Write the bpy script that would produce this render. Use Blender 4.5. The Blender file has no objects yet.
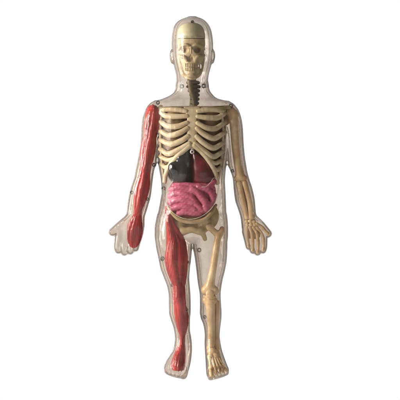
import bpy, math, random
import numpy as np

random.seed(7)
rng = np.random.default_rng(7)
SC = bpy.context.scene
COL = SC.collection
F32 = np.float32

# ----------------------------------------------------------------------------
# units: work in millimetres.  X to the right, Y away from the viewer (depth),
# R downwards (row).  World:  ((x-200)/1000, y/1000, (FLOOR-r)/1000)
# ----------------------------------------------------------------------------
FLOOR = 378.6


def to_world(v):
    v = np.asarray(v, float)
    return np.stack([(v[:, 0] - 200) / 1000, v[:, 1] / 1000, (FLOOR - v[:, 2]) / 1000], 1)


# ---------------------------------------------------------------- interpolation
def pchip(xs, ys, q):
    xs = np.asarray(xs, float); ys = np.asarray(ys, float)
    q = np.clip(q, xs[0], xs[-1])
    h = np.diff(xs); d = np.diff(ys) / h
    m = np.zeros_like(ys)
    if len(xs) > 2:
        w1 = 2 * h[1:] + h[:-1]; w2 = h[1:] + 2 * h[:-1]
        same = (d[:-1] * d[1:]) > 0
        with np.errstate(divide='ignore', invalid='ignore'):
            hm = (w1 + w2) / (w1 / d[:-1] + w2 / d[1:])
        m[1:-1] = np.where(same, hm, 0)
    m[0] = d[0]; m[-1] = d[-1]
    i = np.clip(np.searchsorted(xs, q) - 1, 0, len(xs) - 2)
    t = (q - xs[i]) / h[i]
    t2 = t * t; t3 = t2 * t
    return ((2 * t3 - 3 * t2 + 1) * ys[i] + (t3 - 2 * t2 + t) * h[i] * m[i]
            + (-2 * t3 + 3 * t2) * ys[i + 1] + (t3 - t2) * h[i] * m[i + 1])


# ---------------------------------------------------------------- SDF primitives
class Loft:
    """stack of superellipse slices: rows of (row, left, right, front, back)"""
    def __init__(s, rows, n=2.15, yc=0.0):
        a = np.array(rows, float); s.a = a; s.n = n; s.yc = yc
        s.lo = np.array([a[:, 1].min(), a[:, 3].min(), a[0, 0]])
        s.hi = np.array([a[:, 2].max(), a[:, 4].max(), a[-1, 0]])

    def at(s, r):
        a = s.a
        return [pchip(a[:, 0], a[:, k], r) for k in (1, 2, 3, 4)]

    def __call__(s, X, Y, R):
        rr = R[0, 0, :]
        L, Rr, f, b = [v.astype(F32)[None, None, :] for v in s.at(rr)]
        c = (L + Rr) / 2; hw = np.maximum((Rr - L) / 2, .2)
        yc = np.clip(s.yc, f + .2, b - .2)
        u = np.abs(X - c) / hw
        v = np.where(Y < yc, (yc - Y) / (yc - f), (Y - yc) / (b - yc))
        hd = np.where(Y < yc, yc - f, b - yc)
        n = s.n
        q = (u ** n + v ** n) ** (1 / n) + 1e-4
        gu = (u / q) ** (n - 1) / hw; gv = (v / q) ** (n - 1) / hd
        d = (q - 1) / np.sqrt(gu * gu + gv * gv + 1e-6)
        d = np.maximum(d, -np.minimum(hw, hd))
        dz = np.maximum(np.maximum(s.a[0, 0] - R, R - s.a[-1, 0]), 0)
        return np.where(dz > 0, np.sqrt(np.maximum(d, 0) ** 2 + dz * dz) + np.minimum(d, 0) * .0, d)


class Caps:
    """tapered capsule chain: points (x,y,r,radius)"""
    def __init__(s, pts):
        s.p = np.array(pts, float)
        rm = s.p[:, 3:4]
        s.lo = (s.p[:, :3] - rm).min(0); s.hi = (s.p[:, :3] + rm).max(0)

    def __call__(s, X, Y, R):
        out = None
        if len(s.p) == 1:
            a = s.p[0]
            return np.sqrt((X - a[0]) ** 2 + (Y - a[1]) ** 2 + (R - a[2]) ** 2) - a[3]
        for a, b in zip(s.p[:-1], s.p[1:]):
            ab = b[:3] - a[:3]; l2 = float(ab @ ab) + 1e-9
            px, py, pr = X - a[0], Y - a[1], R - a[2]
            t = np.clip((px * ab[0] + py * ab[1] + pr * ab[2]) / l2, 0, 1)
            d = np.sqrt((px - t * ab[0]) ** 2 + (py - t * ab[1]) ** 2 + (pr - t * ab[2]) ** 2) - (a[3] + t * (b[3] - a[3]))
            out = d if out is None else np.minimum(out, d)
        return out


class Ell:
    def __init__(s, c, r):
        s.c = np.array(c, float); s.r = np.array(r, float)
        s.lo = s.c - s.r; s.hi = s.c + s.r

    def __call__(s, X, Y, R):
        u = (X - s.c[0]) / s.r[0]; v = (Y - s.c[1]) / s.r[1]; w = (R - s.c[2]) / s.r[2]
        k0 = np.sqrt(u * u + v * v + w * w) + 1e-5
        k1 = np.sqrt((u / s.r[0]) ** 2 + (v / s.r[1]) ** 2 + (w / s.r[2]) ** 2) + 1e-5
        return k0 * (k0 - 1) / k1


def spline(pts, n=6):
    """Catmull-Rom through points of any width"""
    p = np.array(pts, float)
    if len(p) < 3:
        return p
    P = np.vstack([2 * p[0] - p[1], p, 2 * p[-1] - p[-2]])
    out = []
    for i in range(1, len(P) - 2):
        for t in np.linspace(0, 1, n, endpoint=False):
            a, b, c, d = P[i - 1], P[i], P[i + 1], P[i + 2]
            out.append(.5 * (2 * b + (c - a) * t + (2 * a - 5 * b + 4 * c - d) * t * t + (3 * b - a - 3 * c + d) * t ** 3))
    out.append(p[-1])
    return np.array(out)


def smin(a, b, k):
    if k <= 0:
        return np.minimum(a, b)
    h = np.maximum(k - np.abs(a - b), 0) / k
    return np.minimum(a, b) - h * h * k * .25


class Field:
    def __init__(s, lo, hi, res):
        s.lo = np.array(lo, float); s.res = res
        s.n = (np.ceil((np.array(hi, float) - s.lo) / res)).astype(int) + 1
        s.D = np.full(s.n, 50, F32)

    def axes(s, i0=None, i1=None):
        i0 = np.zeros(3, int) if i0 is None else i0
        i1 = s.n if i1 is None else i1
        ax = [(s.lo[k] + s.res * np.arange(i0[k], i1[k])).astype(F32) for k in range(3)]
        return ax[0][:, None, None], ax[1][None, :, None], ax[2][None, None, :]

    def block(s, p, pad):
        i0 = np.clip(np.floor((p.lo - pad - s.lo) / s.res).astype(int), 0, s.n)
        i1 = np.clip(np.ceil((p.hi + pad - s.lo) / s.res).astype(int) + 1, 0, s.n)
        return i0, i1, tuple(slice(a, b) for a, b in zip(i0, i1))

    def add(s, p, k=0.0):
        i0, i1, sl = s.block(p, 3 + k)
        X, Y, R = s.axes(i0, i1)
        s.D[sl] = smin(s.D[sl], p(X, Y, R).astype(F32), k)
        return s

    def sub(s, p, k=0.0):
        i0, i1, sl = s.block(p, 3 + k)
        X, Y, R = s.axes(i0, i1)
        s.D[sl] = -smin(-s.D[sl], p(X, Y, R).astype(F32), k)
        return s

    def sample(s, x, y, r):
        q = (np.array([x, y, r]) - s.lo) / s.res
        i = np.clip(np.floor(q).astype(int), 0, s.n - 2); t = q - i
        v = 0
        for a in (0, 1):
            for b in (0, 1):
                for c in (0, 1):
                    w = (t[0] if a else 1 - t[0]) * (t[1] if b else 1 - t[1]) * (t[2] if c else 1 - t[2])
                    v += w * s.D[i[0] + a, i[1] + b, i[2] + c]
        return float(v)

    def front(s, x, r):
        """depth of the first surface met from the viewer"""
        i = int(round((x - s.lo[0]) / s.res)); j = int(round((r - s.lo[2]) / s.res))
        col = s.D[np.clip(i, 0, s.n[0] - 1), :, np.clip(j, 0, s.n[2] - 1)]
        w = np.where(col < 0)[0]
        if len(w) == 0:
            return None
        a = w[0]
        if a == 0:
            return s.lo[1]
        t = col[a - 1] / (col[a - 1] - col[a])
        return s.lo[1] + s.res * (a - 1 + t)


def surface_nets(D, lo, res):
    S = D < 0
    n = np.array(D.shape)
    c = S[:-1, :-1, :-1].astype(np.int8)
    tot = np.zeros(n - 1, np.int8)
    for a in (0, 1):
        for b in (0, 1):
            for d in (0, 1):
                tot += S[a:n[0] - 1 + a, b:n[1] - 1 + b, d:n[2] - 1 + d]
    cells = np.argwhere((tot > 0) & (tot < 8))
    if len(cells) == 0:
        return np.zeros((0, 3)), np.zeros((0, 4), int)
    idx = np.full(n - 1, -1, np.int32)
    idx[cells[:, 0], cells[:, 1], cells[:, 2]] = np.arange(len(cells))
    acc = np.zeros((len(cells), 3)); cnt = np.zeros(len(cells))
    corners = [(a, b, d) for a in (0, 1) for b in (0, 1) for d in (0, 1)]
    val = {k: D[cells[:, 0] + k[0], cells[:, 1] + k[1], cells[:, 2] + k[2]].astype(float) for k in corners}
    for k in corners:
        for ax in range(3):
            if k[ax]:
                continue
            k2 = list(k); k2[ax] = 1; k2 = tuple(k2)
            v0, v1 = val[k], val[k2]
            m = (v0 < 0) != (v1 < 0)
            t = np.where(m, v0 / np.where(m, v0 - v1, 1), 0)
            p = np.array(k, float)[None, :].repeat(len(cells), 0)
            p[:, ax] += t
            acc += p * m[:, None]; cnt += m
    V = (cells + acc / cnt[:, None]) * res + lo
    quads = []
    for ax in range(3):
        o1, o2 = [(1, 2), (2, 0), (0, 1)][ax]
        sl0 = [slice(1, -1)] * 3; sl1 = [slice(1, -1)] * 3
        sl0[ax] = slice(0, -1); sl1[ax] = slice(1, None)
        A = S[tuple(sl0)]; B = S[tuple(sl1)]
        for flip, mask in ((False, A & ~B), (True, ~A & B)):
            e = np.argwhere(mask)
            if len(e) == 0:
                continue
            e[:, o1] += 1; e[:, o2] += 1
            def cell(d1, d2):
                q = e.copy(); q[:, o1] -= d1; q[:, o2] -= d2
                return idx[q[:, 0], q[:, 1], q[:, 2]]
            q = np.stack([cell(1, 1), cell(0, 1), cell(0, 0), cell(1, 0)], 1)
            quads.append(q[:, ::-1] if flip else q)
    Q = np.concatenate(quads)
    Q = Q[(Q >= 0).all(1)]
    return V, Q


def build_mesh(name, V, Q, mat, parent=None, flat=False):
    """V in mm space; the row axis points down, so faces are reversed"""
    me = bpy.data.meshes.new(name)
    used = np.unique(Q)
    remap = np.full(len(V), -1, np.int64); remap[used] = np.arange(len(used))
    V = to_world(V[used]); Q = remap[Q][:, ::-1]
    me.vertices.add(len(V)); me.vertices.foreach_set('co', V.astype(F32).ravel())
    me.loops.add(Q.size); me.loops.foreach_set('vertex_index', Q.astype(np.int32).ravel())
    me.polygons.add(len(Q))
    me.polygons.foreach_set('loop_start', np.arange(0, Q.size, 4, dtype=np.int32))
    me.polygons.foreach_set('loop_total', np.full(len(Q), 4, np.int32))
    me.update(calc_edges=True); me.validate()
    me.polygons.foreach_set('use_smooth', np.ones(len(me.polygons), bool))
    me.materials.append(mat)
    o = bpy.data.objects.new(name, me); COL.objects.link(o)
    if parent is not None:
        o.parent = parent
    return o


def solid(name, prims, mat, parent, res=.5, k=1.0, subs=(), ksub=.6, warp=None):
    lo = np.min([p.lo for p in prims], 0) - 2.5; hi = np.max([p.hi for p in prims], 0) + 2.5
    f = Field(lo, hi, res)
    for p in prims:
        f.add(p, k)
    for p in subs:
        f.sub(p, ksub)
    if warp is not None:
        X, Y, R = f.axes()
        f.D = (f.D + warp(X, Y, R)).astype(F32)
    V, Q = surface_nets(f.D, f.lo, f.res)
    return build_mesh(name, V, Q, mat, parent)


# ---------------------------------------------------------------- materials
def new_mat(name):
    m = bpy.data.materials.new(name); m.use_nodes = True
    nt = m.node_tree; nt.nodes.clear()
    out = nt.nodes.new('ShaderNodeOutputMaterial')
    return m, nt, out


def painted(name, c1, c2, rough=.38, scale=120, bump=.15, bscale=300, stretch=(1, 1, 1), coat=.0, sss=0.0, detail=3, spread=(.38, .66)):
    m, nt, out = new_mat(name); N = nt.nodes.new; L = nt.links.new
    b = N('ShaderNodeBsdfPrincipled'); L(b.outputs[0], out.inputs[0])
    tc = N('ShaderNodeTexCoord'); mp = N('ShaderNodeMapping'); mp.inputs['Scale'].default_value = stretch
    L(tc.outputs['Object'], mp.inputs[0])
    n1 = N('ShaderNodeTexNoise'); n1.inputs['Scale'].default_value = scale; n1.inputs['Detail'].default_value = detail
    L(mp.outputs[0], n1.inputs['Vector'])
    r = N('ShaderNodeValToRGB'); r.color_ramp.elements[0].position = spread[0]; r.color_ramp.elements[1].position = spread[1]
    r.color_ramp.elements[0].color = (*c1, 1); r.color_ramp.elements[1].color = (*c2, 1)
    L(n1.outputs['Fac'], r.inputs[0]); L(r.outputs[0], b.inputs['Base Color'])
    n2 = N('ShaderNodeTexNoise'); n2.inputs['Scale'].default_value = bscale; n2.inputs['Detail'].default_value = 2
    L(mp.outputs[0], n2.inputs['Vector'])
    bp = N('ShaderNodeBump'); bp.inputs['Strength'].default_value = bump; bp.inputs['Distance'].default_value = .001
    L(n2.outputs['Fac'], bp.inputs['Height']); L(bp.outputs[0], b.inputs['Normal'])
    mr = N('ShaderNodeMapRange'); mr.inputs[3].default_value = rough - .08; mr.inputs[4].default_value = rough + .12
    L(n1.outputs['Fac'], mr.inputs[0]); L(mr.outputs[0], b.inputs['Roughness'])
    b.inputs['Coat Weight'].default_value = coat; b.inputs['Coat Roughness'].default_value = .08
    if sss:
        b.inputs['Subsurface Weight'].default_value = sss
        b.inputs['Subsurface Radius'].default_value = (1, .6, .35)
        b.inputs['Subsurface Scale'].default_value = .0015
    return m


def clear_plastic(name, centre, edge, haze, haze_col, gloss=.09, rough=.07, power=3.0, transl=.3, fres=.55, uneven=.12, bump=.8, thin=None):
    """thin clear wall: the light that passes is tinted by the path length in the wall"""
    m, nt, out = new_mat(name); N = nt.nodes.new; L = nt.links.new
    lw = N('ShaderNodeLayerWeight'); lw.inputs['Blend'].default_value = .5
    pw = N('ShaderNodeMath'); pw.operation = 'POWER'; pw.inputs[1].default_value = power; L(lw.outputs['Facing'], pw.inputs[0])
    mc = N('ShaderNodeMix'); mc.data_type = 'RGBA'; mc.inputs[6].default_value = (*centre, 1); mc.inputs[7].default_value = (*edge, 1)
    L(pw.outputs[0], mc.inputs[0])
    tr = N('ShaderNodeBsdfTransparent'); L(mc.outputs[2], tr.inputs[0])
    tc = N('ShaderNodeTexCoord')
    if thin:
        sx = N('ShaderNodeSeparateXYZ'); L(tc.outputs['Object'], sx.inputs[0])
        tz = N('ShaderNodeMapRange'); tz.inputs[1].default_value = .270; tz.inputs[2].default_value = .305; L(sx.outputs['Z'], tz.inputs[0])
        mt = N('ShaderNodeMix'); mt.data_type = 'RGBA'; mt.inputs[6].default_value = (*centre, 1); mt.inputs[7].default_value = (*thin, 1)
        L(tz.outputs[0], mt.inputs[0]); L(mt.outputs[2], mc.inputs[6])
    nz = N('ShaderNodeTexNoise'); nz.inputs['Scale'].default_value = 150; nz.inputs['Detail'].default_value = 4
    L(tc.outputs['Object'], nz.inputs['Vector'])
    bp = N('ShaderNodeBump'); bp.inputs['Strength'].default_value = bump; bp.inputs['Distance'].default_value = .0012
    L(nz.outputs['Fac'], bp.inputs['Height'])
    mp = N('ShaderNodeMapping'); mp.inputs['Scale'].default_value = (1, 1, .35); L(tc.outputs['Object'], mp.inputs[0])
    n3 = N('ShaderNodeTexNoise'); n3.inputs['Scale'].default_value = 95; n3.inputs['Detail'].default_value = 3; n3.inputs['Distortion'].default_value = .6
    L(mp.outputs[0], n3.inputs['Vector'])
    vr = N('ShaderNodeMapRange'); vr.inputs[1].default_value = .35; vr.inputs[2].default_value = .65; vr.inputs[3].default_value = 1 - uneven; vr.inputs[4].default_value = 1
    L(n3.outputs['Fac'], vr.inputs[0])
    vm = N('ShaderNodeMix'); vm.data_type = 'RGBA'; vm.blend_type = 'MULTIPLY'; vm.inputs[0].default_value = 1
    L(mc.outputs[2], vm.inputs[6]); L(vr.outputs[0], vm.inputs[7]); L(vm.outputs[2], tr.inputs[0])
    df = N('ShaderNodeBsdfDiffuse'); df.inputs[0].default_value = (*haze_col, 1)
    tl = N('ShaderNodeBsdfTranslucent'); tl.inputs[0].default_value = (*haze_col, 1)
    md = N('ShaderNodeMixShader'); md.inputs[0].default_value = transl; L(df.outputs[0], md.inputs[1]); L(tl.outputs[0], md.inputs[2])
    hz = N('ShaderNodeMapRange'); hz.inputs[1].default_value = .3; hz.inputs[2].default_value = .7
    hz.inputs[3].default_value = haze * .82; hz.inputs[4].default_value = min(1, haze * 1.18); L(nz.outputs['Fac'], hz.inputs[0])
    m1 = N('ShaderNodeMixShader'); L(hz.outputs[0], m1.inputs[0]); L(tr.outputs[0], m1.inputs[1]); L(md.outputs[0], m1.inputs[2])
    n4 = N('ShaderNodeTexNoise'); n4.inputs['Scale'].default_value = 48; n4.inputs['Detail'].default_value = 2; n4.inputs['Distortion'].default_value = .8
    L(mp.outputs[0], n4.inputs['Vector'])
    bq = N('ShaderNodeBump'); bq.inputs['Strength'].default_value = bump; bq.inputs['Distance'].default_value = .0045
    L(n4.outputs['Fac'], bq.inputs['Height']); L(bq.outputs[0], bp.inputs['Normal'])
    gl = N('ShaderNodeBsdfGlossy'); gl.inputs['Roughness'].default_value = rough; L(bp.outputs[0], gl.inputs['Normal'])
    fr = N('ShaderNodeFresnel'); fr.inputs[0].default_value = 1.49; L(bp.outputs[0], fr.inputs['Normal'])
    fm = N('ShaderNodeMath'); fm.operation = 'MULTIPLY'; fm.inputs[1].default_value = fres; L(fr.outputs[0], fm.inputs[0])
    fa = N('ShaderNodeMath'); fa.operation = 'MINIMUM'; fa.inputs[1].default_value = gloss * 3; L(fm.outputs[0], fa.inputs[0])
    m2 = N('ShaderNodeMixShader'); L(fa.outputs[0], m2.inputs[0]); L(m1.outputs[0], m2.inputs[1]); L(gl.outputs[0], m2.inputs[2])
    L(m2.outputs[0], out.inputs[0])
    return m


def glass(name, col, rough=.02, ior=1.49):
    m, nt, out = new_mat(name)
    b = nt.nodes.new('ShaderNodeBsdfPrincipled'); nt.links.new(b.outputs[0], out.inputs[0])
    b.inputs['Base Color'].default_value = (*col, 1); b.inputs['Transmission Weight'].default_value = 1
    b.inputs['Roughness'].default_value = rough; b.inputs['IOR'].default_value = ior
    return m


M = {}
M['panel'] = clear_plastic('clear_panel_plastic', (.95, .935, .91), (.40, .37, .33), .02, (.80, .72, .64), gloss=.10, rough=.04, power=2.6, fres=.18, uneven=.06)
M['front'] = clear_plastic('clear_front_plastic', (.945, .93, .905), (.36, .33, .295), .03, (.86, .78, .71), gloss=.14, rough=.045, power=2.6, fres=.5, transl=.05, uneven=.10, bump=.55)
M['back'] = clear_plastic('milky_back_plastic', (.63, .53, .445), (.31, .25, .205), .38, (.92, .79, .67), gloss=.08, rough=.2, transl=.8, fres=.3, uneven=.3, thin=(.76, .68, .62))
M['rim'] = glass('rim_plastic', (.62, .59, .55), .08)
M['line'] = painted('brown_seam', (.16, .11, .06), (.26, .19, .11), rough=.4)
M['bone'] = painted('ivory_bone', (.52, .40, .245), (.67, .545, .36), rough=.42, scale=90, bump=.25, bscale=260)
M['cap'] = painted('pale_skull_cap', (.47, .42, .26), (.60, .54, .36), rough=.55, scale=60, bump=.1, bscale=200)
M['skull'] = painted('tan_skull', (.42, .31, .17), (.57, .44, .26), rough=.5, scale=130, bump=.3, bscale=330)
M['amber'] = painted('amber_bone', (.62, .395, .19), (.78, .57, .34), rough=.34, scale=110, bump=.25, bscale=300)
M['spine'] = painted('dark_spine', (.085, .052, .02), (.16, .105, .045), rough=.45, scale=160, bump=.3)
M['lung'] = painted('brown_lung', (.13, .075, .035), (.30, .19, .10), rough=.5, scale=110, bump=.4, bscale=240)
M['red'] = painted('red_muscle', (.26, .009, .008), (.50, .030, .023), rough=.30, scale=200, bump=.45, bscale=380, stretch=(1, 1, .15), coat=.12, detail=6, spread=(.34, .64))
M['liver'] = painted('charcoal_organ', (.012, .012, .014), (.03, .03, .032), rough=.2, scale=70, bump=.08, bscale=160, coat=.6)
M['maroon'] = painted('maroon_organ', (.075, .004, .007), (.15, .008, .012), rough=.3, scale=90, bump=.15, bscale=180, coat=.3)
M['pink'] = painted('pink_gut', (.42, .075, .13), (.60, .155, .235), rough=.42, scale=130, bump=.3, bscale=420, coat=.08)
M['tan'] = painted('tan_pelvis', (.42, .29, .13), (.58, .43, .22), rough=.42, scale=90, bump=.25, bscale=220)
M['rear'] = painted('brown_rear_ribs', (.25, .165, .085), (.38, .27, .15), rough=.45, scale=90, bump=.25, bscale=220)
M['pale_line'] = painted('pale_seam', (.30, .25, .18), (.50, .43, .34), rough=.3)
M['peg'] = painted('pale_peg', (.50, .46, .43), (.62, .58, .55), rough=.25, scale=200, bump=.1)
M['post'] = painted('grey_post', (.13, .125, .115), (.24, .23, .21), rough=.35, scale=200, bump=.1)

# ---------------------------------------------------------------- the model root
root = bpy.data.objects.new('anatomy_model', None)
COL.objects.link(root); root.location = (0, 0, 0)
root['label'] = 'clear plastic human anatomy figure with red muscles, ivory skeleton and coloured organs on white'
root['category'] = 'anatomy model'

# ---------------------------------------------------------------- body shell
head = Loft([(16.8, 189, 196, -5, 4), (18.2, 184.2, 200.8, -10, 9), (21, 178.7, 205, -15, 14), (25, 175.3, 208.4, -19, 18),
             (30, 173.5, 210.6, -22, 21), (36, 172.5, 211.9, -24, 22), (44, 172.1, 212.6, -24.5, 22), (52, 172.4, 212.5, -24.5, 20),
             (60, 173.2, 211.8, -24, 18), (66, 174.5, 210.6, -23.5, 16), (72, 176, 208.9, -22.5, 14), (78, 176.9, 207.8, -19.5, 13.5),
             (84, 177.1, 207.3, -13, 13.5), (90, 177, 207.8, -12, 13)], n=2.1)
trunk = Loft([(84, 177.3, 207.2, -12.5, 13), (88, 177, 207.6, -12, 13), (91, 175.4, 209.3, -12, 13), (94, 172.6, 211.8, -12.8, 13.5), (96.5, 168.3, 214, -13.6, 14.5),
              (98.6, 163.4, 217.4, -15, 16), (100.4, 158.6, 224, -16.5, 17), (103, 154.6, 228.6, -18, 18), (107, 154, 230, -20, 19),
              (113, 153, 232, -22, 20), (120, 155, 230, -23.5, 20.5), (130, 156, 229, -25, 21), (145, 157, 228, -26, 21),
              (160, 158.3, 226.6, -25.5, 20), (170, 159.8, 225.2, -24.5, 19), (181, 161.6, 224.5, -24, 18.5), (192, 162.2, 225, -24, 18),
              (200, 161, 225.4, -23.5, 18.5), (211, 159, 225.8, -22.5, 19.5), (219, 157, 226.8, -21.5, 20.5), (229, 155.6, 227.2, -20, 21),
              (236, 155.6, 227.2, -18.5, 20), (240, 157, 226.5, -15, 16), (243, 164, 219, -9, 10)], n=2.3)
leg_l = Loft([(215, 158, 189, -16, 17), (229, 155.7, 191.6, -18, 19), (239, 155.6, 191.8, -19, 20), (244, 156.2, 191.9, -19, 20), (249, 157, 191.5, -18.7, 19.5),
              (259, 159.2, 190.6, -18, 18), (267.5, 160.8, 189.5, -17, 16.5), (279, 165, 188.8, -15.8, 14.5), (287.5, 168, 189.4, -15, 13),
              (296, 169.3, 190, -15, 12), (305, 169.4, 190.2, -14, 13), (312.5, 169.6, 190.1, -12, 15), (319, 171.2, 189.5, -11, 15),
              (329, 174.4, 189.4, -9.5, 12.5), (337, 175.5, 190.6, -9, 11), (344, 175, 191.4, -10, 11.5), (350, 173.5, 191.5, -12.5, 12),
              (356, 170, 191, -17, 12), (362, 166.4, 190.2, -22, 12), (367.5, 164.6, 189, -24, 11), (371, 165, 188, -24.5, 10.5),
              (375.5, 166.6, 187, -25, 10), (378, 169, 186, -24.5, 9.5), (379.5, 171, 184.5, -23, 8)], n=2.2)
leg_r = Loft([(215, 196, 226, -16, 17), (229, 193.2, 227.2, -18, 19), (239, 193, 227, -19, 20), (244, 193.1, 226.9, -19, 20), (249, 193.8, 226.8, -18.7, 19.5),
              (260, 195.6, 226.2, -18, 18), (271, 197, 224.3, -16.8, 16), (279, 197.9, 222.3, -15.8, 14.5), (286, 198.9, 221, -15, 13.2),
              (295, 200.3, 220.1, -15, 12), (305, 200.5, 220.6, -14, 13), (312, 200.3, 221, -12, 15), (318, 201.3, 220.9, -11.2, 15),
              (324, 203.6, 220.2, -10.3, 14), (331, 205, 219.4, -9.4, 12.3), (336, 205.3, 219.1, -9, 11), (343, 205.1, 220, -10, 11.5),
              (350, 205.4, 221.4, -12.5, 12), (356, 205.8, 223.3, -17, 12), (364, 206.3, 226.2, -22, 12), (370, 206.6, 228.4, -25, 11),
              (374, 207, 228.4, -25, 10.5), (377, 207.8, 227, -25, 10), (379.5, 209.8, 222.5, -24, 9), (380.5, 211, 219, -23, 8)], n=2.2)
arm_l = Loft([(101.0, 154.6, 158, -2, 3), (102.2, 151.8, 161, -6, 6), (104, 149.7, 163, -9, 9), (107, 147.5, 164, -11, 11), (112.5, 145, 164.5, -13, 12.5), (118.7, 143, 163.5, -13.5, 13),
              (126, 142.2, 161.5, -13, 12.5), (132.5, 141.8, 160, -12.5, 12), (145, 141, 157.5, -11.5, 11.5), (154, 139.4, 156.8, -11, 11),
              (163, 137.7, 156, -10.5, 10.5), (170, 136.2, 153.8, -10, 10), (177.5, 134.8, 152.6, -10, 9.8), (186, 131.9, 151.6, -10, 9.6),
              (196, 129.4, 150.3, -9.5, 9.3), (206, 127.9, 147.6, -8.6, 8.5), (212, 127.3, 145.8, -8, 8), (217, 126, 144.3, -7.6, 7.5),
              (221, 123.5, 144, -7.6, 7), (225, 121.5, 144, -7.6, 6.6), (231, 118.6, 143.4, -6.4, 5), (237, 117.2, 142, -5, 3.8), (241, 117.4, 140.5, -3.6, 2.6), (246, 119, 138, -1.6, 1.2)], n=2.15)
arm_r = Loft([(101.4, 226, 229, -2, 3), (102.6, 224.5, 231.6, -6, 6), (104.4, 223, 233.9, -9, 9), (107, 222, 236, -11, 11), (109.4, 221.5, 237.7, -12, 11.5), (116, 221.5, 240.3, -13.3, 12.8),
              (122.5, 223, 241.7, -13.2, 12.8), (130, 225, 242.5, -12.8, 12.2), (142.5, 226.5, 243.1, -11.8, 11.6), (157.5, 227.7, 244.5, -11, 11),
              (166, 228.8, 245.9, -10.5, 10.3), (170, 230.5, 246.5, -10.2, 10), (179, 233.3, 248.8, -10, 9.8), (189, 234.2, 252, -10, 9.6),
              (200, 235.6, 254.3, -9.3, 9.2), (209, 238.5, 255.1, -8.4, 8.4), (215.6, 240.6, 255.8, -7.8, 7.7), (219, 241.3, 257, -7.6, 7.2),
              (225, 242, 260, -7.6, 6.6), (231, 242.6, 262.6, -6.4, 5), (237, 244, 263.6, -5, 3.8), (241, 245.6, 263.6, -3.6, 2.6), (246, 249, 262, -1.6, 1.2)], n=2.15)
hands = {
    'l': dict(fingers=[[(120, 0, 233, 4.4), (118.6, -.5, 241, 3.9), (117.9, -1.2, 247, 3.6), (118.4, -1.9, 250.2, 3.2)],
                       [(126, -.5, 233, 4.4), (124.6, -.8, 243, 3.9), (124, -1.4, 249.5, 3.5), (124.4, -2.2, 252.4, 3.1)],
                       [(132, -.3, 233, 4.4), (130.8, -.7, 242, 3.8), (130.2, -1.3, 248.4, 3.4), (130.4, -2.1, 251.2, 3.1)],
                       [(138, 0, 232, 4.2), (137, -.5, 240, 3.5), (135.9, -1.1, 245.8, 3.2), (135.6, -1.8, 248.4, 2.9)]],
              thumb=[(131, -1, 219, 6), (126, -1.8, 222.3, 5.2), (119.2, -1.8, 227, 4.3), (115.4, -2, 230, 3.9), (112.6, -2.2, 232, 3.6)]),
    'r': dict(fingers=[[(263, 0, 233, 4.2), (263.4, -.5, 241, 3.8), (263.4, -1.2, 247, 3.5), (263, -1.9, 250.2, 3.1)],
                       [(257.4, -.5, 233, 4.4), (258, -.8, 243, 3.8), (258, -1.4, 249.4, 3.4), (257.6, -2.2, 252.3, 3.1)],
                       [(251.8, -.3, 233, 4.4), (252.6, -.7, 242, 3.7), (252.9, -1.3, 248, 3.4), (252.9, -2.1, 250.6, 3)],
                       [(246.6, 0, 232, 4), (247.6, -.5, 239, 3.4), (248.4, -1.1, 244.2, 3.1), (248.8, -1.8, 246.8, 2.8)]],
              thumb=[(249, -1, 217, 6), (254, -1.8, 220.6, 5.4), (260.6, -1.8, 226, 4.6), (264.6, -2, 230.3, 4.2), (267.8, -2.2, 233.6, 3.8)])}

RES = .75
body = Field((103, -36, 12), (277, 28, 385), RES)
body.add(head)
body.add(trunk, 4)
for l in (leg_l, leg_r):
    body.add(l, 1.6)
for a in (arm_l, arm_r):
    body.add(a, 3)
# ears, nose, lips, brow on the clear face
for sx, cx in ((-1, 192.4), (1, 192.4)):
    e = cx + sx * 20.3
    body.add(Ell((e, 1, 55.5), (2.0, 4.0, 5.4)), 1.2)
    body.add(Ell((e - sx * .6, 0, 60.5), (1.8, 2.6, 3.0)), 1.0)
body.add(Ell((192.2, -19.5, 75.5), (6, 4.2, 4)), 4)
for h in hands.values():
    for fpts in h['fingers']:
        body.add(Caps(spline(fpts, 3)), 1.4)
    body.add(Caps(spline(h['thumb'], 3)), 1.6)


# toes, then the soles are cut along their slanted line
def toe_row(side):
    out = []
    if side == 'l':
        big = (183, 373.4); sm = (166.6, 369.0)
    else:
        big = (211.3, 374.4); sm = (226.3, 370.2)
    for i in range(5):
        t = [0, .31, .54, .77, 1][i]
        x = big[0] + (sm[0] - big[0]) * t; r = big[1] + (sm[1] - big[1]) * t
        y = -31 + 11 * t ** 1.5
        rad = [3.9, 2.6, 2.45, 2.3, 2.2][i]
        fx = x + (186 - x) * .25 if side == 'l' else x + (208 - x) * .25
        out.append([(fx, y + 11, r - 5.5, rad * .9), (x, y + 2.5, r, rad), (x, y, r + 1.4, rad * .92)])
    return out


for sd in 'lr':
    for tp in toe_row(sd):
        body.add(Caps(tp), .35)


for sd in 'lr':
    tr_ = toe_row(sd)
    for p0, p1 in zip(tr_[:-1], tr_[1:]):
        wa, wb = p0[1][3], p1[1][3]
        m_ = [(p0[1][i] * wb + p1[1][i] * wa) / (wa + wb) for i in range(3)]
        body.sub(Caps([(m_[0] + (186 - m_[0]) * .06 * (sd == 'l') + (208 - m_[0]) * .06 * (sd == 'r'), m_[1] + 2.5, m_[2] - 5, .3), (m_[0], m_[1] - 2.2, m_[2], 1.1), (m_[0], m_[1] - 2, m_[2] + 6, 1.1)]), .8)


class Half:
    """keep what lies above the line through two (x, row) points"""
    def __init__(s, p, q, lo, hi):
        s.p = p; s.q = q; s.lo = np.array(lo, float); s.hi = np.array(hi, float)

    def __call__(s, X, Y, R):
        m = (s.q[1] - s.p[1]) / (s.q[0] - s.p[0])
        return (s.p[1] + m * (X - s.p[0]) - R) / math.sqrt(1 + m * m) + 0 * Y


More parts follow.
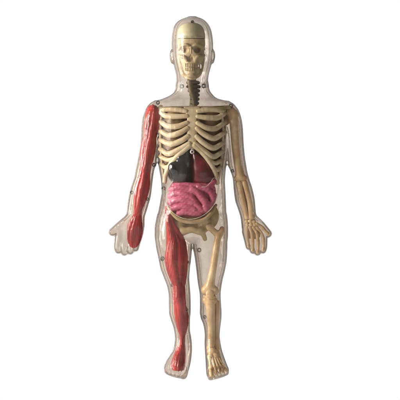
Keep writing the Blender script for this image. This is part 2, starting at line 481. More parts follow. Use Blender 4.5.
body.sub(Half((164, 373.6), (184, 378.2), (160, -36, 368), (192.6, 28, 384)), 3)
body.sub(Half((210, 379.4), (229, 374.6), (203, -36, 368), (232, 28, 384)), 3)

V, Q = surface_nets(body.D, body.lo, RES)
qy = V[Q][:, :, 1].mean(1)
SEAM = 1.0
near = np.abs(V[:, 1] - SEAM) < RES * .5
V[near, 1] = SEAM
panel = [(162.5, 107.2), (176, 107), (193, 107), (210, 107), (223, 107.4), (223.5, 116), (222, 130), (220.8, 150), (219.3, 170), (218.2, 186), (216.6, 198), (212, 207.5),
         (203, 215.4), (192, 219), (181, 217.4), (172, 211.4), (166, 202.5), (163.6, 190), (162.8, 175), (161.6, 158), (160.6, 140), (160.8, 122), (162.5, 107.2)]


def in_poly(px, pr, poly):
    c = np.zeros(len(px), bool)
    n = len(poly)
    for i in range(n):
        x0, r0 = poly[i]; x1, r1 = poly[(i + 1) % n]
        if r0 == r1:
            continue
        c ^= ((r0 > pr) != (r1 > pr)) & (px < (x1 - x0) * (pr - r0) / (r1 - r0) + x0)
    return c


qc = V[Q].mean(1)
# hands and feet curl forward: there the halves part along the outline instead
gi = np.clip(((qc - body.lo) / RES).round().astype(int), 1, body.n - 2)
gy = body.D[gi[:, 0], gi[:, 1] + 1, gi[:, 2]] - body.D[gi[:, 0], gi[:, 1] - 1, gi[:, 2]]
ends = ((qc[:, 2] > 222) & (np.abs(qc[:, 0] - 192) > 40)) | (qc[:, 2] > 356)
qy = np.where(ends, gy + SEAM, qy)
isp = in_poly(qc[:, 0], qc[:, 2], spline(panel, 5)) & (qy < SEAM)
front = build_mesh('front_shell', V, Q[(qy < SEAM) & ~isp], M['front'], root)
front['label'] = 'translucent glossy front half of the body shell'
chest = build_mesh('chest_panel', V, Q[isp], M['panel'], root)
chest['label'] = 'glass clear removable window over ribs and organs'
back = build_mesh('back_shell', V, Q[qy >= SEAM], M['back'], root)
back['label'] = 'milky translucent back half of the body shell'

# moulded rim where the two halves meet
j = (SEAM - body.lo[1]) / RES; j0 = int(j); tj = j - j0
sl2 = body.D[:, j0, :] * (1 - tj) + body.D[:, j0 + 1, :] * tj
smn = body.D.min(axis=1)
hx = (np.abs(body.lo[0] + RES * np.arange(body.n[0]) - 192) > 40)[:, None]
hw_ = np.clip((body.lo[2] + RES * np.arange(body.n[2]) - 212) / 8, 0, 1)[None, :] * hx
sl2 = sl2 * (1 - hw_) + smn * hw_
for _ in range(2):
    sl2[1:-1, 1:-1] = sl2[1:-1, 1:-1] * .5 + .125 * (sl2[2:, 1:-1] + sl2[:-2, 1:-1] + sl2[1:-1, 2:] + sl2[1:-1, :-2])
RF = .42
nx = int((body.n[0] - 2) * RES / RF); nr = int((body.n[2] - 2) * RES / RF)
fx = np.arange(nx) * RF / RES; fr_ = np.arange(nr) * RF / RES


def cub(A, q):
    """cubic resampling along axis 0"""
    i = np.floor(q).astype(int); t = (q - i)[:, None]
    g = lambda k: A[np.clip(i + k, 0, len(A) - 1)]
    a, b, c, d = g(-1), g(0), g(1), g(2)
    return .5 * (2 * b + (c - a) * t + (2 * a - 5 * b + 4 * c - d) * t * t + (3 * b - a - 3 * c + d) * t ** 3)


s2 = cub(cub(sl2.astype(float), fx).T, fr_).T
yy = np.arange(-2.1, 2.2, RF)
rimD = np.sqrt((s2[:, None, :] + .35) ** 2 + (yy[None, :, None] * .7) ** 2) - .9
xg = (body.lo[0] + fx * RES)[:, None, None]; rg = (body.lo[2] + fr_ * RES)[None, None, :]
skip = np.clip(rg - 350, 0, 9) + np.clip(rg - 221, 0, 9) * (np.abs(xg - 192) > 40)
rimD = np.minimum(rimD, np.sqrt((s2[:, None, :] + 3.0) ** 2 + (yy[None, :, None]) ** 2) - .52 + skip)
Vr, Qr = surface_nets(rimD.astype(F32), np.array([body.lo[0], SEAM + yy[0], body.lo[2]]), RF)
rim = build_mesh('seam_rim', Vr, Qr, M['rim'], front)
del rimD

# chest panel seam on the front surface
pts = spline(panel, 5)
pp = []
for x, r in pts:
    y = body.front(x, r)
    if y is not None:
        pp.append((x, y, r, .36))
gp = spline([(202, 187.2), (206.5, 186.4), (210.4, 182.6), (214, 178), (217.6, 180.6)], 5)
solid('panel_seam', [Caps([q for q in pp[20:] if q[2] > 176]), Caps([(x, body.front(x, r), r, .36) for x, r in gp])], M['pale_line'], chest, res=.35, k=0)
solid('panel_edge', [Caps([(x, y + .3, r, .42) for x, y, r, w in pp[:21]])], M['line'], chest, res=.35, k=0)

# screw posts through the two halves
posts = [(181.6, 86.3, 1.7), (203.6, 86, 1.7), (192.4, 22.6, 1.5), (157.8, 102.6, 1.6), (231, 105.4, 1.7), (154.2, 165, 1.6), (131.6, 192.5, 1.5), (147.2, 199, 1.3),
         (163.2, 188.3, 1.6), (162.2, 258.6, 1.8), (199.2, 250, 1.7), (172.2, 285, 1.3), (187, 262, 1.4), (204.5, 317, 1.5), (186.6, 310, 1.3), (232.5, 171, 1.3)]
for x, r, rad in posts:
    rad *= 1.3
    yf = body.front(x, r)
    if yf is None:
        continue
    y0 = max(yf + 1.2, -9); y1 = 9 if yf < -9 else -yf * .7
    class Ring:
        lo = np.array([x - rad, y0, r - rad]); hi = np.array([x + rad, y1, r + rad])
        def __call__(s, X, Y, R, x=x, r=r, rad=rad, y0=y0, y1=y1):
            q = np.sqrt((X - x) ** 2 + (R - r) ** 2)
            return np.maximum(np.maximum(q - rad, rad * .45 - q), np.maximum(y0 - Y, Y - y1))
    solid('screw_post', [Ring()], M['post'], back, res=.35, k=0)


def inside(x, r, d):
    """depth of the front of the body at (x, r), d mm below the surface"""
    y = body.front(x, r)
    return (y if y is not None else 0) + d


# ---------------------------------------------------------------- skull
CX = 191.2
face = Loft([(39.6, 177.4, 205.0, -18.5, 14), (44, 177.9, 205.2, -19, 14), (50, 178.6, 204.6, -18.8, 12), (56, 179.4, 204.2, -18.6, 9), (60, 180.8, 203.2, -18.4, 4),
             (64, 182.4, 201.6, -18.8, -3), (70, 183.6, 200.4, -19.4, -6), (75, 185, 199, -19.6, -7), (79, 188, 196.6, -18.4, -9), (80.6, 190, 194.4, -16.5, -11)], n=2.4, yc=-6)
prims = [face]
for s in (-1, 1):
    x = lambda v: CX + s * v
    prims += [Caps(spline([(x(1.8), -19.2, 47.6, 1.1), (x(5), -19.8, 45.6, 1.5), (x(10), -17.4, 46.8, 1.5), (x(12.6), -13, 50, 1.4)], 3)),
              Caps(spline([(x(12.8), -9, 56, 1.5), (x(11.2), -15, 57.2, 1.8), (x(7), -18.6, 58, 1.7), (x(4.4), -19.6, 61.5, 1.3)], 3)),
              Caps(spline([(x(12.2), -6, 58, 1.5), (x(10.2), -8, 68, 2.2), (x(7.6), -12, 75, 2.2), (x(3.6), -18.2, 78, 2)], 3))]
prims += [Caps([(CX, -20.3, 48.5, 1.1), (CX, -22.3, 54.6, 1.0)]), Ell((CX, -18.8, 77.2), (4.6, 3, 3))]
subs = []
for s in (-1, 1):
    x = lambda v: CX + s * v
    subs += [Ell((x(6.4), -19.8, 51.0), (3.6, 7.5, 3.0)), Ell((x(1.3), -21, 58.8), (1.5, 4, 2.6)),
             Ell((x(9.4), -16.5, 65.3), (1.5, 4.5, 4.2))]
subs += [Ell((CX, -21, 57), (1.1, 3.5, 2.2)), Caps([(CX - 6, -17.6, 68.6, .55), (CX, -20.8, 68.3, .55), (CX + 6, -17.6, 68.6, .55)]),
         Ell((CX + 9.6, -10, 66.8), (.8, 22, 2.5)), Ell((CX + 7.3, -10, 66.2), (.5, 22, 1.7))]
skull = solid('skull', prims, M['skull'], root, res=.45, k=1.3, subs=subs, ksub=.9)
capf = Loft([(22.6, 188.5, 194, -4, 3), (23.6, 184.6, 198, -9, 8), (26, 180.6, 201.7, -13.5, 12), (30, 178.2, 204, -17, 15), (35, 177.2, 205.1, -19, 16), (38.7, 177, 205.4, -19.6, 16.4)], n=2.15)
solid('skull_cap', [capf, Caps([(180.5, -14.8, 38.2, .9), (186, -18.6, 38.2, .9), (191.2, -19.6, 38.2, .9), (196.5, -18.6, 38.2, .9), (202, -14.8, 38.2, .9)])], M['cap'], skull, res=.5, k=.8)
tp = []
for row, h, z0 in ((0, 1.9, 66.0), (1, 1.7, 70.2)):
    for i in range(8):
        a = (i - 3.5) / 3.5
        x = CX + a * 5.6; y = -19.75 + 3.0 * a * a
        tp.append(Caps([(x, y, z0 - h * .6, .84), (x, y - .2, z0 + h * .6, .8)]))
solid('teeth', tp, M['skull'], skull, res=.3, k=.25)

# ---------------------------------------------------------------- neck spine
sp = solid('neck_spine', [Caps(spline([(191.4, 2, 78, 4.4), (192.2, 1, 86, 4.6), (194, 1, 95, 4.2), (193.4, 2, 106, 4)], 4)),
                          Caps(spline([(190, -5, 82, 3), (191, -5, 90, 2.7), (193.6, -5, 98, 2.3), (194.6, -5, 106, 2.2)], 4))], M['spine'], root, res=.5, k=1.5)
for i in range(6):
    r = 82.3 + i * 4.1
    x = 192.6 + [0, .4, .8, 1.4, 1.6, 1.4][i]
    w = [6.8, 7.2, 6.2, 5.2, 4.8, 4.6][i]
    solid('vertebra', [Ell((x, -1, r), (w - .6, 5, 2.35)), Caps([(x - w + 1.6, 0, r + .4, 1.2), (x + w - 1.2, 0, r + .4, 1.8)]), Caps([(x, -4, r, 1.6), (x, -5.5, r + .8, 1.2)])], M['spine'], sp, res=.45, k=1)

# ---------------------------------------------------------------- rib cage
def rib_pts(path, d, r0, r1):
    p = spline(path, 5); n = len(p)
    return [(x, inside(x, r, d + 0 * i), r, r0 + (r1 - r0) * i / (n - 1)) for i, (x, r) in enumerate(p)]


arch_l = [(189.5, 146, ), (183.5, 151), (176.5, 157.5), (170, 165.5), (165.8, 175), (164.8, 182)]
arch_r = [(194.6, 146, ), (201, 151.5), (207.6, 159), (212.8, 167.5), (216.4, 176.5), (217.4, 183)]
cage = solid('rib_cage', [Caps(rib_pts(arch_l, 4.6, 2.9, 2.2)), Caps(rib_pts(arch_r, 4.6, 2.9, 2.2)),
                          Caps(rib_pts([(164.8, 182), (162.9, 172), (161.6, 158), (160.6, 140), (160.8, 122), (164, 110)], 5.5, 1.3, 1.3)),
                          Caps(rib_pts([(217.4, 183), (219.8, 172), (221.6, 158), (222.8, 140), (222.8, 122), (220, 110)], 5.5, 1.3, 1.3))], M['bone'], root, res=.5, k=1.5)
st = Loft([(106.8, 184.4, 199.4, 0, 4), (109, 183.6, 200.2, 0, 4), (113, 185.6, 198.2, 0, 4), (119, 187.2, 196.8, 0, 4), (130, 186.8, 197, 0, 4), (140, 187.2, 196.8, 0, 4), (146, 188.4, 195.8, 0, 4), (150, 190.6, 194.2, 0, 4)], n=2.5, yc=2)
st.a[:, 3] = [inside(192, r, 3.6) for r in st.a[:, 0]]; st.a[:, 4] = st.a[:, 3] + 5; st.yc = -19
st.lo[1] = st.a[:, 3].min(); st.hi[1] = st.a[:, 4].max()
solid('sternum', [st], M['bone'], cage, res=.5, k=0, subs=[Ell((192, inside(192, r, 2.8), r), (4.2, 1.1, .6)) for r in (114.6, 122.6, 130.4, 138)])
L_ribs = [[(186, 111.8), (178, 110.2), (170, 109.6), (161.5, 110.4)],
          [(187, 116.6), (175, 117), (166, 116.2), (161, 113)],
          [(187, 123.2), (178.5, 126.6), (168, 126.6), (161, 122.2)],
          [(187.5, 128.4), (180, 133.2), (170, 135.8), (161, 131.6)],
          [(188, 136.4), (182, 140.8), (171.5, 144.4), (161, 140.6)],
          [(189.4, 143.6), (180, 149.4), (169, 154), (161, 149.8)],
          [(176.5, 157.5), (169, 160.2), (162, 157.6)],
          [(170, 165.5), (166, 167.4), (162.6, 165.4)]]
R_ribs = [[(198, 111.8), (206, 110.4), (214, 110), (222.5, 111.2)],
          [(197.6, 117), (208, 118.4), (217, 118.2), (223, 115)],
          [(197.6, 123.6), (206, 128.2), (215, 129), (223, 124)],
          [(197, 129), (204.5, 135), (214, 138.8), (222.6, 134)],
          [(196.6, 137), (203, 143), (213, 148.4), (222, 143.8)],
          [(195, 144), (204, 151.4), (213, 157), (221.4, 152.6)],
          [(207.6, 159), (214.6, 163.4), (220.8, 161)],
          [(212.8, 167.5), (216.6, 170.4), (219.6, 168.4)]]
for rb in L_ribs + R_ribs:
    r0 = 2.45 if len(rb) > 3 else 1.9
    p = [(x, y, r, w * (.8 + .34 * math.sin(math.pi * min(1, .12 + .85 * i / 16)))) for i, (x, y, r, w) in enumerate(rib_pts(rb, 4.4, r0, r0 * 1.08))]
    sg = -1 if p[-1][0] < 192 else 1
    e = p[-1]
    p += [(e[0] + sg * 1.3, e[1] + 4, e[2] - 1.2, e[3]), (e[0] + sg * 1.6, e[1] + 10, e[2] - 2.4, e[3] * .95), (e[0] + sg * .8, e[1] + 20, e[2] - 4, e[3] * .9)]
    solid('rib', [Caps(p)], M['bone'], cage, res=.45, k=0)
solid('sternum_peg', [Caps([(192.3, -23.4, 152.2, 2.3), (192.3, -18, 152.2, 2.3)])], M['peg'], cage, res=.4, k=0, subs=[Caps([(192.3, -30, 152.2, 1.0), (192.3, -22, 152.2, 1.0)])], ksub=0)

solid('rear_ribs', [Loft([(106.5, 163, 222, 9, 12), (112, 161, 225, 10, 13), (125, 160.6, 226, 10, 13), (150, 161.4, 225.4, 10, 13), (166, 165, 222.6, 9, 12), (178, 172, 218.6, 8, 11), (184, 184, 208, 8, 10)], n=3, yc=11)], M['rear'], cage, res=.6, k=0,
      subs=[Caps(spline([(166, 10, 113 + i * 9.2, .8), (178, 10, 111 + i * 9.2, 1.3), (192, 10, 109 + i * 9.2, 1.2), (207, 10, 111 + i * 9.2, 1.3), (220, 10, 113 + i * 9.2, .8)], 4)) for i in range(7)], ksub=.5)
# lungs behind the ribs
solid('lung', [Loft([(107.5, 166, 186, -13, 8), (114, 163, 187.5, -14.5, 10), (126, 161.8, 188, -14.5, 12), (140, 161.8, 188, -15, 12), (150, 162.4, 184, -14, 11), (160, 163.4, 175, -12, 9), (168, 164, 170, -8, 6)], n=2.4)], M['lung'], root, res=.6, k=0)
solid('lung', [Loft([(107.5, 198, 218, -13, 8), (114, 196.5, 220, -14.5, 10), (126, 196, 221.4, -14.5, 12), (140, 196, 221.6, -15, 12), (150, 199, 221, -14, 11), (160, 207, 219.8, -12, 9), (170, 213, 218.8, -8, 6)], n=2.4)], M['lung'], root, res=.6, k=0)

# ---------------------------------------------------------------- organs
liver = [Loft([(147.5, 188, 191.4, -17, 0), (151, 182.5, 191.6, -19.5, 4), (157, 174.5, 192.2, -21.3, 6), (164, 168.8, 193.6, -21.8, 7), (171, 166.8, 194.0, -21.6, 7), (177, 167.8, 192.6, -20.6, 6), (181.6, 171, 191, -18.6, 4), (185, 176, 189.6, -14.5, 1)], n=2.3),
         Ell((174.5, -15, 168), (6.5, 7.6, 8)), Ell((183.5, -14, 172), (5.5, 9.0, 10)), Ell((180.5, -14.5, 158), (5.5, 8, 5.5)), Ell((187.5, -13, 161), (4, 8.6, 8))]
solid('liver', liver, M['liver'], root, res=.6, k=2.0)
stom = [Loft([(149, 190.5, 194, -16, 0), (154, 189.4, 202, -19, 4), (161, 189, 208.6, -20, 6), (169, 189, 214, -20, 7), (177, 189, 216.2, -19, 6), (183, 190, 215, -17, 4), (187, 194.5, 209, -13, 1)], n=2.6),
        Ell((203, -13, 168), (7, 7.6, 11)), Ell((209, -12, 176), (5, 6, 7))]
solid('stomach', stom, M['maroon'], root, res=.6, k=2.0)

gut = [Loft([(183, 172, 212, -12, 5), (188, 169.4, 215.6, -15, 7), (196, 168.4, 216.4, -16.5, 8), (204, 169.6, 214.6, -16.5, 8), (211, 174.5, 208.6, -15, 7), (216.5, 182, 200, -11, 4)], n=2.3)]
gt = [([(171.5, 190), (177, 187.8), (184, 188), (191, 190)], 3.3), ([(170.4, 196.4), (176, 193.6), (184, 193.6), (191, 196)], 3.1),
      ([(170.6, 202.8), (177, 200), (185, 199.8), (192, 202)], 3.3), ([(173, 208.8), (179, 206.4), (187, 206.2), (194, 208.4)], 3.2), ([(179, 213.4), (186, 211.8), (194, 213), (199, 213)], 2.9),
      ([(192, 189.4), (196.6, 191.4), (201, 196.4), (205.4, 203), (205.6, 208.4)], 3.9), ([(199, 187), (205, 188.6), (210.4, 192), (212.6, 197.6)], 3.4),
      ([(191.6, 196), (194, 201), (198, 206), (202.4, 210.4)], 3.0), ([(209.6, 205.6), (212.8, 201), (214, 195)], 2.8), ([(206, 188.4), (211, 185), (214, 181.6)], 2.8), ([(194, 211), (201, 209.4), (207, 208)], 2.4), ([(174, 185.4), (184, 184.6), (195, 185.4), (205, 185.6), (212.6, 187.6)], 2.4)]
for p, r in gt:
    q = spline(p, 5); n = len(q)
    gut.append(Caps([(x, inside(x, rr, 6.0 + (.7 if r < 2.7 else 0)), rr, r * 1.04) for i, (x, rr) in enumerate(q)]))
gut_o = solid('intestines', gut, M['pink'], root, res=.45, k=.7,
              warp=lambda X, Y, R: .10 * np.sin(X * .55 + R * 1.9) * np.sin(R * .33 - X * .9))

# ---------------------------------------------------------------- pelvis, right leg bones
pel = [Ell((174.5, 1, 216), (9.5, 6, 13)), Ell((209.5, 1, 216), (9.5, 6, 13)), Ell((192, 6, 218), (11, 6, 13)),
       Caps(spline([(168, -12, 207, 1.5), (172, -15, 213, 1.7), (180, -16.6, 219.6, 2), (192, -17, 222, 2), (204, -16.6, 219.6, 2), (212, -14.5, 212, 1.7), (216, -11, 205, 1.4)], 5)),
       Caps(spline([(170, -4, 222, 4), (177, -8, 228, 4), (184, -11, 231, 3.4), (192, -12, 229.6, 3.2), (200, -11, 231, 3.4), (207, -7, 227, 3.8)], 4)),
       Caps(spline([(184, -11, 231, 2.8), (179, -6, 236, 2.8), (176, -2, 240, 2.8)], 4)), Caps(spline([(200, -11, 231, 2.8), (203.5, -6, 235, 2.4), (205, -2, 239, 2.2)], 4)),
       Ell((178, -6, 224), (8, 6, 6)), Ell((205, -6, 223), (7.5, 5, 6))]
solid('pelvis', pel, M['tan'], root, res=.6, k=3.0)
fem = [Caps([(209, -9.5, 226.2, 4.0)]), Caps([(209, -8, 226.6, 3), (217, -6, 234, 3.2)]), Caps(spline([(222, -5, 228.6, 2.4), (221, -6, 232.4, 3), (217.6, -7, 239, 3.3), (215.2, -8, 254, 3.5), (212.8, -8, 270, 3.6), (210.6, -7, 281, 4.4), (209.4, -6, 287, 5.4)], 4)),
       Caps([(205.6, -6, 290, 4.6), (214.2, -6, 290.4, 4.6)])]
fm = solid('femur', fem, M['amber'], root, res=.55, k=2.4)
solid('kneecap', [Ell((209.8, -10.6, 293.6), (4.3, 2.4, 4.6)), Caps([(204.6, -7.4, 296, 1.6), (209, -8.6, 298.4, 1.7), (214.6, -7.4, 296.4, 1.6)])], M['amber'], fm, res=.45, k=1.2)
solid('tibia', [Caps(spline([(206, -5, 300, 3.8), (210, -6, 304, 4.8), (210.8, -6, 314, 4.2), (211.4, -5.4, 330, 3.6), (211.2, -5, 343, 3.8), (210, -5, 347.6, 3.6)], 4)), Caps([(206, -5, 300, 3.6), (213.6, -5, 300, 3.6)])], M['amber'], root, res=.5, k=2)
solid('fibula', [Caps(spline([(217, -2, 302.6, 2.6), (217.2, -2.4, 312, 2.1), (216.6, -2.6, 330, 2.0), (216.4, -3, 343, 2.3), (217, -3, 349, 2.6)], 4))], M['amber'], root, res=.45, k=1)
membrane = solid('bone_membrane', [Loft([(302, 208, 217, -1.5, 1), (315, 209, 217.4, -1.8, 1), (332, 210, 216.4, -1.8, 1), (345, 210, 217, -2, 1)], n=2.6)], M['amber'], root, res=.5, k=0)
ft = solid('foot_bones', [Loft([(349, 208, 219, -6, 4), (356, 208, 220.6, -10.5, 6), (362, 208.2, 222.6, -15.5, 4), (368, 208.4, 224.5, -19.5, 0), (371, 209.5, 223, -20, -6)], n=2.4), Ell((212, -7, 351.5), (5.2, 4.6, 4.2)), Ell((210.6, -11, 356), (3.4, 3.2, 3)), Ell((215.6, -10, 355.6), (3.6, 3.2, 3)), Ell((212, 3, 356), (4.6, 6, 5.6)), Ell((218.4, -9, 357.6), (2.6, 2.8, 2.4))], M['amber'], root, res=.5, k=1)
for i, (x0, tpth) in enumerate(zip((209.8, 212.2, 214.6, 216.8, 219), toe_row('r'))):
    tx, ty, tr, rad = tpth[1]
    a = np.array((x0, -12.5 + i * .5, 357 + .3 * i)); e = np.array((tx, ty + 2.4, tr - .6))
    r0 = 2.0 if i == 0 else 1.6
    pts_ = []
    for t, m_ in ((0, 1.15), (.2, .82), (.48, .82), (.6, 1.3), (.66, .85), (.8, .85), (.86, 1.15), (1, .95)):
        y_off = -1.2 * math.sin(math.pi * t)
        p_ = a + (e - a) * t
        pts_.append((p_[0], max(p_[1] + y_off, inside(p_[0], p_[2], 2.0)), p_[2], r0 * m_))
    solid('toe_bone', [Caps(pts_)], M['amber'], ft, res=.4, k=0)

# ---------------------------------------------------------------- right arm bones
solid('shoulder_blade', [Ell((224, 4, 116), (8, 3, 10)), Caps(spline([(201, -14.5, 109, 1.6), (211, -15, 108.6, 1.7), (221, -12, 107.8, 1.8), (229, -7, 107.4, 2)], 4))], M['tan'], root, res=.55, k=1.5)
hum = [Caps([(231, -3, 112, 5.2)]), Caps([(235.4, -4, 114, 3.6)]), Caps(spline([(233, -4, 116, 4.8), (234, -5, 126, 4.3), (235.4, -5, 145, 4.0), (237.6, -4.6, 163, 3.9), (239.8, -4, 174, 4.4)], 4)), Caps([(236.8, -4, 178.6, 3.1), (244, -4, 178, 3.1)])]
solid('humerus', hum, M['amber'], root, res=.5, k=2)
solid('ulna', [Caps(spline([(238.8, -3.5, 183.6, 3.4), (240, -4, 190, 2.9), (243, -4, 202, 2.5), (245.6, -3.6, 213, 2.4), (246.6, -3.4, 217, 2.6)], 4))], M['amber'], root, res=.45, k=1)
solid('radius', [Caps(spline([(244.6, -3.5, 183, 3), (246.6, -4, 190, 2.6), (249.6, -4.2, 202, 2.6), (251, -3.8, 212, 3), (251.6, -3.4, 216.6, 3.4)], 4))], M['amber'], root, res=.45, k=1)
solid('bone_membrane', [Loft([(183, 239, 245, -1, 1), (192, 240.5, 247, -1, 1), (204, 243.6, 250, -1, 1), (216, 246, 252, -1, 1)], n=2.6)], M['amber'], root, res=.45, k=0)
hb = solid('hand_bones', [Loft([(219, 244.6, 255, -1.6, 2), (226, 244.6, 258, -1.6, 2), (232, 245.6, 260.4, -1.2, 1.4), (236, 247, 260.4, -.8, 1), (239, 250, 258.6, -.4, .4)], n=2.2), Ell((246.4, -2.6, 221.6), (2.3, 2.2, 2)), Ell((250.2, -3, 221), (2.3, 2.3, 2)), Ell((253.8, -2.8, 221.6), (2.3, 2.2, 2)), Ell((247.2, -2.8, 225), (2.2, 2.2, 1.8)), Ell((251, -3.2, 224.8), (2.3, 2.2, 1.9)), Ell((254.8, -3.1, 225), (2.2, 2.2, 1.9))], M['amber'], root, res=.4, k=.7)
bases = [(256.6, -2.6, 227.4), (253.4, -3, 227.4), (249.8, -2.8, 227.4), (246.6, -2.4, 227)]
for b_, fp in zip(bases, hands['r']['fingers']):
    q = spline([b_ + (1.5,), (fp[0][0] * .6 + (b_[0] + fp[1][0]) * .2, -2, 233.5, 1.2), fp[1], fp[2], fp[3]], 5)
    n = len(q)
    solid('finger_bone', [Caps([(x, inside(x, rr, 2.1) if i > 3 else y, rr, 1.4 + .5 * abs(math.cos(math.pi * 2.2 * i / (n - 1))) ** 3) for i, (x, y, rr, _) in enumerate(q)])], M['amber'], hb, res=.38, k=0)
q = spline([(256.6, -3, 224, 1.5)] + hands['r']['thumb'][2:], 5)
solid('finger_bone', [Caps([(x, y - .4, rr, 1.4 + .5 * abs(math.cos(6 * i / (len(q) - 1))) ** 3) for i, (x, y, rr, _) in enumerate(q)])], M['amber'], hb, res=.38, k=0)

# ---------------------------------------------------------------- red muscles (left side of the picture)
def muscle(name, loft, bellies, parent, depth=2.2, res=.5, k=.55, tails=()):
    """a core plus spindle bellies laid over its front; s runs -1..1 across the limb"""
    pr = [loft]
    for (r0, s0, r1, s1, rad, bow) in bellies:
        ch = []
        for t in np.linspace(0, 1, 12):
            r = r0 + (r1 - r0) * t
            L_, R_, f_, b_ = [float(v) for v in loft.at(np.array([r]))]
            s = s0 + (s1 - s0) * t + bow * math.sin(math.pi * t)
            s = max(-.86, min(.86, s))
            x = (L_ + R_) / 2 + s * (R_ - L_) / 2
            w = rad * (.2 + .8 * math.sin(math.pi * min(max(t, .02), .98)) ** .65)
            w = min(w, (R_ - L_) * .42)
            yf = body.front(x, r)
            ys = f_ * math.sqrt(max(0, 1 - s * s * .92))
            y = max(ys + w * .45, (yf if yf is not None else -99) + w + .9)
            ch.append((x, y, r, w))
        pr.append(Caps(ch))
    pr += [Caps(t) for t in tails]
    return solid(name, pr, M['red'], parent, res=res, k=k,
                 warp=lambda X, Y, R: .13 * np.sin(X * 3.1 + .35 * np.sin(R * .21) * 6 + R * .12) * np.cos(Y * 1.1 + R * .05) + .05 * np.sin(X * 6.3 + R * .25))


upper = Loft([(105.5, 149, 156, -6, 5), (108, 147, 158.6, -9.5, 7), (113, 145.6, 160.2, -10.8, 8), (121, 145, 160.4, -11, 8), (130, 144.6, 158.4, -10.2, 8), (140, 143.4, 156, -9.4, 7.5), (150, 141.8, 154.4, -8.8, 7.5), (160, 140.8, 152.4, -8.2, 7), (168, 139.8, 151.2, -7.6, 6.5), (175, 139.4, 150, -6.8, 6)], n=2.3)
muscle('upper_arm_muscle', upper, [(106, .1, 140, -.45, 4.2, -.35), (106, .2, 141, .0, 4.0, .05), (107, .4, 136, .35, 4.0, .35), (128, -.55, 172, -.45, 3.9, -.1), (130, .1, 172, .05, 4.2, .05), (132, .6, 172, .5, 3.6, .1), (150, .2, 176, -.2, 3, .1)], root)
fore = Loft([(168, 140.4, 150, -6, 5.5), (173, 139.2, 150.6, -7.4, 6.5), (179, 138.2, 150, -7.8, 7), (186, 136.8, 148.8, -7.8, 7), (195, 135.4, 146.6, -7.3, 6.5), (205, 134.2, 144, -6.4, 6), (212, 133.6, 142, -5.6, 5.5), (216, 133.2, 141.6, -5.2, 5)], n=2.3)
muscle('forearm_muscle', fore, [(168, -.5, 214, -.45, 3.2, -.25), (169, 0, 214, -.1, 3.4, .0), (169, .5, 214, .4, 3.2, .25), (186, .1, 216, .3, 2.4, -.2), (176, .8, 206, .7, 2.4, .1)], root)
hnd = Loft([(214, 133.4, 141.6, -4.6, 4), (218, 131.4, 142, -5.2, 4), (224, 129.2, 142.4, -5.0, 3.4), (232, 127.2, 142, -4.6, 2.8), (239, 127.2, 141, -4.0, 2.2), (244, 128.4, 139.4, -3.2, 1.4), (247, 130.4, 137, -2.2, .6)], n=2.6)
muscle('hand_muscle', hnd, [(216, -.5, 243, -.8, 2.0, -.1), (215, -.15, 247.4, -.4, 2.0, 0), (215, .2, 248, .05, 2.0, 0), (215, .4, 247.4, .45, 2.0, .05), (216, .6, 244, .85, 2.0, .1), (216, -.7, 233, -.85, 2.2, -.1), (218, .1, 232, .0, 1.8, .2)], root)
thigh = Loft([(206, 165, 168.2, -12, 0), (212, 164.8, 171, -14, 4), (219, 165.2, 172.8, -15, 7), (225, 165.7, 175, -15.5, 9), (231, 166, 180, -15.6, 11), (238, 166, 184.4, -15.8, 12), (246, 166, 186.2, -15.8, 12.5), (255, 166, 186, -15.4, 12), (263, 166.8, 185.4, -14.8, 11), (271, 168.6, 185, -14, 10), (279, 170.8, 185, -13.2, 9), (287, 173, 184.8, -12.4, 8), (294, 174, 184.6, -12, 7)], n=2.4)
muscle('thigh_muscle', thigh, [(207, 0, 288, -.7, 3.2, .0), (210, .3, 250, .6, 3.2, .1), (234, -.1, 289, -.1, 5.2, -.05), (238, -.55, 288, -.6, 4.2, -.15), (237, .6, 291, .55, 4.6, .2), (236, .25, 284, .3, 3.8, .1), (228, .5, 262, .8, 3, .1), ], root)
calf = Loft([(284, 172.6, 185, -12, 7), (290, 173.7, 184.6, -12, 7), (296, 173.9, 184.8, -12, 8), (304, 174.2, 186, -11.2, 10), (312, 175.2, 186.8, -9.6, 11), (320, 176.6, 187, -8.6, 10.5), (328, 178, 186.2, -7.4, 8.5), (335, 179.2, 185.4, -6.8, 7), (342, 179.4, 185.2, -7.4, 7), (347, 179.4, 184.9, -8.6, 7)], n=2.3)
muscle('calf_muscle', calf, [(276, 0, 314, 0, 4.6, 0), (274, -.5, 312, -.6, 3.2, -.1), (275, .5, 314, .5, 3.2, .1), (298, -.6, 338, -.3, 3.2, -.2), (299, -.1, 340, 0, 3.2, 0), (299, .5, 338, .4, 3.2, .3), (306, .75, 330, .5, 2.6, .1), (330, -.1, 347, -.1, 1.9, 0)], root)
ftm = Loft([(344, 179.4, 185.2, -8.4, 5), (349, 176.2, 185.6, -10.6, 6), (354, 174, 185.8, -13.4, 6), (360, 171.8, 185.6, -17.6, 4), (365, 170.8, 185.2, -20, 0), (369.5, 172.4, 184, -20.4, -8)], n=2.3)
muscle('foot_muscle', ftm, [(345, -.3, 368, -.8, 1.8, 0), (345, -.1, 369, -.35, 1.8, 0), (345, .1, 370, .1, 1.8, 0), (345, .4, 370, .6, 2.0, .1)], root)
# clear toe and hand inner ridges are part of the shell itself

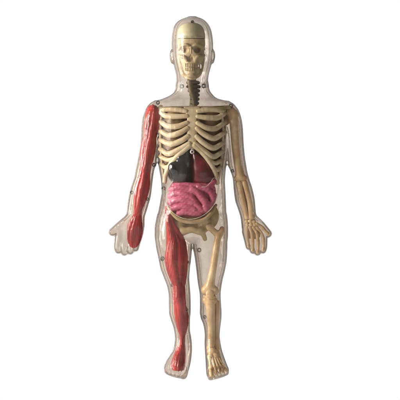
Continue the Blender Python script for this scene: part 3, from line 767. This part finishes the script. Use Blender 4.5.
# ---------------------------------------------------------------- white sweep behind and below, glow added to keep it even and shadowless
def sweep():
    prof = []
    for y in np.linspace(-.46, .35, 8):
        prof.append((y, 0.0))
    for a in np.linspace(0, math.pi / 2, 14)[1:]:
        prof.append((.35 + .35 * math.sin(a), .35 - .35 * math.cos(a)))
    for z in np.linspace(.35, 1.2, 8)[1:]:
        prof.append((.70, z))
    W = .62
    vs = [(-W, y, z) for y, z in prof] + [(W, y, z) for y, z in prof]
    n = len(prof)
    fs = [(i, i + 1, n + i + 1, n + i) for i in range(n - 1)]
    me = bpy.data.meshes.new('backdrop'); me.from_pydata(vs, [], [f[::-1] for f in fs])
    for p in me.polygons:
        p.use_smooth = True
    m, nt, out = new_mat('glowing_white_backdrop')
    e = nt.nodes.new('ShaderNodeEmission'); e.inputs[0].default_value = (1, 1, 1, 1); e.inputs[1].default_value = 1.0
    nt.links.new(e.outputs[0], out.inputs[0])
    me.materials.append(m)
    o = bpy.data.objects.new('backdrop', me); COL.objects.link(o)
    o['kind'] = 'structure'
    o.location.z = -.0021
    return o


sweep()

# ---------------------------------------------------------------- lamps
from mathutils import Vector


def area(name, loc, target, w, h, power, col=(1, 1, 1)):
    l = bpy.data.lights.new(name, 'AREA'); l.shape = 'RECTANGLE'; l.size = w; l.size_y = h; l.energy = power; l.color = col
    o = bpy.data.objects.new(name, l); COL.objects.link(o); o.location = loc
    o.rotation_euler = (Vector(target) - Vector(loc)).to_track_quat('-Z', 'Y').to_euler()
    return o


area('key_softbox', (-.93, -.44, .42), (0, 0, .2), .3, .5, 19.5, (1, .965, .91))

area('added_side_fill', (-.8, .06, .30), (0, 0, .2), .3, .6, 7.5, (1, .97, .93))  # added lamp, brightens the left of the milky back shell and its edges

w = bpy.data.worlds.new('World'); SC.world = w; w.use_nodes = True
bg = w.node_tree.nodes['Background']; bg.inputs[0].default_value = (1, .93, .84, 1); bg.inputs[1].default_value = .25

# ---------------------------------------------------------------- camera
cam = bpy.data.cameras.new('camera'); co = bpy.data.objects.new('camera', cam); COL.objects.link(co)
co.location = (0, -3.0, (FLOOR - 200) / 1000); co.rotation_euler = (math.radians(90), 0, 0)
cam.sensor_width = 36; cam.lens = 36 * 3.0 / .4; cam.clip_start = .1; cam.clip_end = 50
SC.camera = co
SC.view_settings.view_transform = 'Standard'; SC.view_settings.look = 'None'
SC.view_settings.exposure = 0; SC.view_settings.gamma = 1
SC.cycles.max_bounces = 14; SC.cycles.transparent_max_bounces = 32; SC.cycles.transmission_bounces = 10
SC.cycles.use_denoising = True
